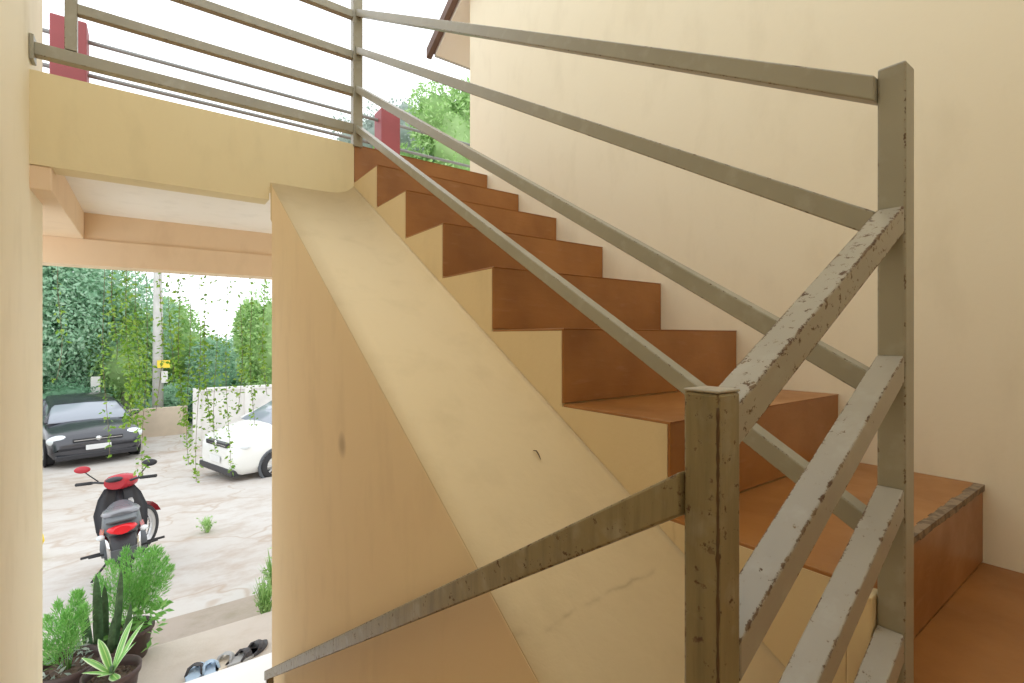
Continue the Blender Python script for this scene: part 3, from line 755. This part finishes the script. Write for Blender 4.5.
    for x in (xf, xr):
        for s_ in (-1, 1):
            wheel(t, x, s_ * (hw - .07), r, .19, side=s_, spokes=9)
            MB().lathe([(r * 1.17, -.02), (r * 1.17, .012), (r * 1.0, .012), (r * 1.0, -.02)], 'y', (x, s_ * (hw + .0), r), 32).build('arch', 'black_plastic' if kind == 'hatch' else 'dark_grey', t)
    zl = .66 if kind == 'hatch' else .76
    for s_ in (-1, 1):
        MB().ball((L * .452, s_ * hw * .78, zl), (.13, .20, .13 if kind == 'hatch' else .085), 16, 10).build('headlamp', 'lamp_glass', t)
        MB().ball((-L * .485, s_ * hw * .85, .85), (.05, .09, .15), 12, 8).build('tail_lamp', 'tail_red', t)
        o = MB().ball((cab[1][0] - .05, s_ * (hw + .09), cab[0][1] + .06), (.06, .10, .065), 12, 8); o.build('side_mirror', paint, t)
        MB().box(.38 * 0 + cab[3][0] - .55, cab[3][0] - .40, s_ * (hw + .004) - .01, s_ * (hw + .004) + .01, cab[0][1] - .14, cab[0][1] - .115).build('door_handle', 'chrome' if kind != 'hatch' else paint, t)
    MB().box(L * .47, L * .5 + .012, -hw * .52, hw * .52, zl - .055, zl + .03).build('grille', 'black_plastic', t, bev=.01)
    MB().box(L * .5 + .008, L * .5 + .018, -hw * .50, hw * .50, zl - .02, zl - .005).build('grille_bar', 'chrome', t)
    MB().lathe([(0, -.006), (.055, -.006), (.055, .012), (0, .016)], 'x', (L * .5 + .014, 0, zl), 20).build('badge', 'chrome', t)
    MB().box(L * .44, L * .5 + .03, -hw * .85, hw * .85, .20, .32).build('bumper_lip', 'black_plastic', t, bev=.02)
    MB().box(L * .5 + .02, L * .5 + .032, -.22, .22, .40, .52).build('number_plate', 'plate', t, bev=.004)
    for q in (-.3, .25):
        MB().tube([(cab[1][0] + .16, q, cab[0][2] + .05), (cab[1][0] - .1, q + .35, cab[1][2] + .0)], .007, 6).build('wiper', 'black_plastic', t)
    return t
car('black hatchback parked facing the doorway at the back of the yard', (-2.12, 13.9, gz(13)), R(-90 + 12), 'black_paint', 'hatch').scale = (1, 1, .9)
car('white car parked sideways, its front wheel showing at the right jamb', (2.27, 9.55, gz(9.5)), R(180 + 17), 'white_paint', 'mpv', 4.2, 1.7)

def bike(loc, rz_, lean):
    t = thing('motorbike', 'red and black motorbike parked in the yard with a glossy grey seat', 'motorbike', loc, world=False, rot=(lean, 0, rz_))
    r = .285
    def bw(x, y=0):
        o = MB().lathe([(r * .80, -.035), (r * .93, -.04), (r, -.018), (r, .018), (r * .93, .04), (r * .80, .035)], 'y', (x, y, r), 32).build('wheel', 'rubber', t)
        b = MB().lathe([(r * .83, -.028), (r * .76, -.02), (r * .76, .02), (r * .83, .028)], 'y', (x, y, r), 28)
        for k in range(18):
            a = 2 * PI * k / 18; b.tube([(x + .03 * math.cos(a + .6), y + (.02 if k % 2 else -.02), r + .03 * math.sin(a + .6)), (x + r * .78 * math.cos(a), y, r + r * .78 * math.sin(a))], .0035, 5)
        b.build('rim', 'alloy', o); MB().lathe([(0, -.05), (.05, -.05), (.05, .05), (0, .05)], 'y', (x, y, r), 16).build('hub', 'alloy', o)
    bw(0)
    P = lambda mb, nm, mt, par=t, lab=None, bev=0: mb.build(nm, mt, par, bev=bev)
    # seat: long, stepped
    secs = []
    for x, w, z, h in ((-.12, .07, .80, .05), (-.06, .12, .79, .09), (.10, .135, .775, .10), (.28, .13, .755, .10), (.42, .11, .74, .09), (.56, .075, .755, .08), (.62, .04, .76, .05)):
        secs.append([(x, w * math.cos(a), z + (h * .45 if math.sin(a) > 0 else h * .55) * math.sin(a)) for a in [2 * PI * k / 14 for k in range(14)]])
    P(MB().loft(secs), 'seat', 'seat_vinyl')
    # tail body + side panels
    secs = []
    for x, w, z0, z1 in ((-.30, .05, .66, .72), (-.24, .105, .62, .76), (-.10, .13, .56, .78), (.10, .14, .50, .76), (.30, .135, .44, .74), (.45, .11, .40, .72), (.58, .07, .42, .72)):
        secs.append([(x, -w * .6, z0), (x, -w, z0 + (z1 - z0) * .4), (x, -w * .9, z1), (x, 0, z1 + .015), (x, w * .9, z1), (x, w, z0 + (z1 - z0) * .4), (x, w * .6, z0)])
    P(MB().loft(secs), 'side_panels', 'dark_grey')
    for s in (-1, 1): P(MB().loft([[(x, s * (w + .006), z0), (x, s * (w + .012), z0 + .05), (x, s * (w + .004), z0 + .10)] for x, w, z0 in ((-.18, .11, .60), (.05, .14, .55), (.3, .135, .48), (.52, .10, .42))], closed=False), 'red_panel', 'bike_red')
    P(MB().box(-.30, -.10, -.10, .10, .765, .79), 'grab_rail', 'dark_grey', bev=.01)
    secs = []
    for x, w in ((-.36, .055), (-.33, .085), (-.28, .10), (-.24, .10)): secs.append([(x, w * math.cos(a), .70 + .042 * math.sin(a)) for a in [2 * PI * k / 12 for k in range(12)]])
    P(MB().loft(secs), 'tail_light', 'tail_red')
    secs = []
    for x, z, w in ((-.44, .40, .055), (-.40, .50, .075), (-.32, .60, .09), (-.15, .645, .09), (.02, .64, .085), (.18, .58, .08)):
        secs.append([(x, -w, z - .04), (x, -w * .8, z), (x, 0, z + .012), (x, w * .8, z), (x, w, z - .04), (x, 0, z - .012)])
    P(MB().loft(secs), 'rear_fender', 'black_plastic')
    P(MB().box(-.425, -.41, -.085, .085, .42, .53), 'number_plate', 'dark_grey', bev=.004)
    for s in (-1, 1):
        P(MB().tube([(0, s * .085, .30), (.10, s * .10, .60)], [.028, .024], 10), 'shock_absorber', 'chrome')
        P(MB().bar((-.02, s * .075, .29), (.45, s * .06, .36), .02, .04, (0, 1, 0)), 'swingarm', 'black_plastic')
        P(MB().ball((-.24, s * .14, .64), (.045, .03, .025), 10, 6), 'indicator', 'lamp_glass')
        P(MB().tube([(.48, s * .08, .27), (.48, s * .30, .27)], .014, 8), 'footpeg', 'rubber')
        P(MB().tube([(.20, s * .09, .33), (.20, s * .24, .34)], .012, 8), 'rear_footpeg', 'rubber')
    P(MB().lathe([(0, -.17), (.10, -.16), (.115, -.08), (.115, .08), (.10, .16), (0, .17)], 'y', (.46, 0, .32), 18), 'engine', 'dark_grey')
    P(MB().tube([(.55, 0, .34), (.80, 0, .38)], [.075, .065], 12), 'cylinder', 'alloy')
    P(MB().tube([(.75, -.07, .30), (.50, -.12, .20), (.25, -.14, .22), (-.28, -.16, .33)], [.018, .02, .03, .048], 10), 'exhaust', 'chrome')
    P(MB().bar((.05, .12, .31), (.46, .12, .33), .03, .09, (0, 1, 0)), 'chain_case', 'dark_grey')
    P(MB().tube([(.42, .08, .24), (.36, .24, .02)], .011, 6), 'side_stand', 'black_plastic')
    P(MB().tube([(.0, 0, .64), (.3, 0, .62), (.62, 0, .50), (.88, 0, .66), (.95, 0, .86)], [.03, .035, .04, .04, .03], 8), 'frame', 'black_plastic')
    secs = []
    for z, x, w in ((.30, .74, .16), (.45, .78, .19), (.62, .84, .20), (.78, .90, .16), (.88, .93, .11)): secs.append([(x - .05, -w, z), (x + .03, -w * .6, z), (x + .06, 0, z), (x + .03, w * .6, z), (x - .05, w, z), (x + .0, w * .5, z), (x + .02, 0, z), (x + .0, -w * .5, z)])
    P(MB().loft(secs), 'leg_shield', 'black_plastic')
    # steering assembly turned to the right
    bars = bpy.data.objects.new('steering', None); C.objects.link(bars); bars.parent = t; bars.location = (.86, 0, 0); bars.rotation_euler = (0, 0, R(-32))
    q = lambda mb, nm, mt: mb.build(nm, mt, bars)
    q(MB().tube([(-.02, -.33, .965), (-.03, -.18, .97), (0, -.06, .93), (0, .06, .93), (-.03, .18, .97), (-.02, .33, .965)], .013, 8), 'handlebar', 'black_plastic')
    for s in (-1, 1):
        q(MB().tube([(-.026, s * .21, .968), (-.02, s * .345, .966)], .019, 10), 'grip', 'rubber')
        q(MB().tube([(.0, s * .17, .97), (-.01, s * .24, 1.06), (-.01, s * .27, 1.10)], .006, 6), 'mirror_stalk', 'black_plastic')
        q(MB().ball((-.01, s * .29, 1.13), (.022, .07, .042), 16, 10), 'mirror', 'bike_red' if s > 0 else 'black_plastic')
        q(MB().tube([(.03, s * .07, .72), (.22, s * .07, r)], .018, 8), 'fork', 'alloy')
    secs = []
    for x, w, z, h in ((-.06, .09, .94, .07), (.0, .13, .94, .09), (.09, .12, .93, .09), (.15, .07, .92, .06)): secs.append([(x, w * math.cos(a), z + h * math.sin(a)) for a in [2 * PI * k / 14 for k in range(14)]])
    q(MB().loft(secs), 'headlight_cowl', 'bike_red'); q(MB().ball((.13, 0, .93), (.05, .09, .06), 14, 8), 'headlight', 'lamp_glass')
    q(MB().ball((-.05, 0, .985), (.06, .075, .03), 12, 8), 'instrument_panel', 'black_plastic')
    secs = []
    for a in range(0, 8):
        an = R(20 + a * 18); secs.append([(.22 + (r + .03) * math.cos(an), s * .05, r + (r + .03) * math.sin(an)) for s in (-1, -.4, .4, 1)])
    q(MB().loft(secs, closed=False), 'front_fender', 'bike_red')
    o = MB().lathe([(r * .80, -.035), (r * .93, -.04), (r, -.018), (r, .018), (r * .93, .04), (r * .80, .035)], 'y', (.22, 0, r), 32).build('front_wheel', 'rubber', bars)
    b = MB().lathe([(r * .83, -.028), (r * .76, -.02), (r * .76, .02), (r * .83, .028)], 'y', (.22, 0, r), 28)
    for k in range(18):
        a = 2 * PI * k / 18; b.tube([(.22, 0, r), (.22 + r * .78 * math.cos(a), 0, r + r * .78 * math.sin(a))], .0035, 5)
    b.build('front_rim', 'alloy', bars)
    return t
bk = bike((-.96, 3.62, gz(3.62)), R(93), R(-4)); bk.scale = (.80, 1.12, .90)

for o in bpy.data.objects:
    if '_world' in o: del o['_world']

# ------------------------------------------------------------------ light, camera
w = bpy.data.worlds.new('world'); bpy.context.scene.world = w; w.use_nodes = True
bg = w.node_tree.nodes['Background']; wt = w.node_tree   # overcast sky, brighter on the side behind the stairwell
wc = N(wt, 'ShaderNodeTexCoord'); ws = N(wt, 'ShaderNodeSeparateXYZ'); wt.links.new(wc.outputs['Generated'], ws.inputs[0])
wm = N(wt, 'ShaderNodeMapRange'); wt.links.new(ws.outputs['Y'], wm.inputs['Value'])
wm.inputs['From Min'].default_value = -.8; wm.inputs['From Max'].default_value = .8; wm.inputs['To Min'].default_value = 2.1; wm.inputs['To Max'].default_value = 1.85
wt.links.new(wm.outputs[0], bg.inputs['Strength']); bg.inputs['Color'].default_value = (.93, .965, 1, 1)
cam = bpy.data.cameras.new('camera'); co = bpy.data.objects.new('camera', cam); C.objects.link(co)
co.location = (-.785, -2.346, -.921); co.rotation_euler = (PI / 2, 0, -.633)
cam.sensor_width = 36; cam.lens = 493 / 1024 * 36; cam.shift_y = -(341.5 - 337.0) / 1024; cam.clip_start = .02; cam.clip_end = 300
sc = bpy.context.scene; sc.camera = co
sc.view_settings.view_transform = 'Standard'; sc.view_settings.look = 'None'; sc.view_settings.exposure = -.06; sc.view_settings.gamma = 1
sc.cycles.max_bounces = 10; sc.cycles.diffuse_bounces = 8
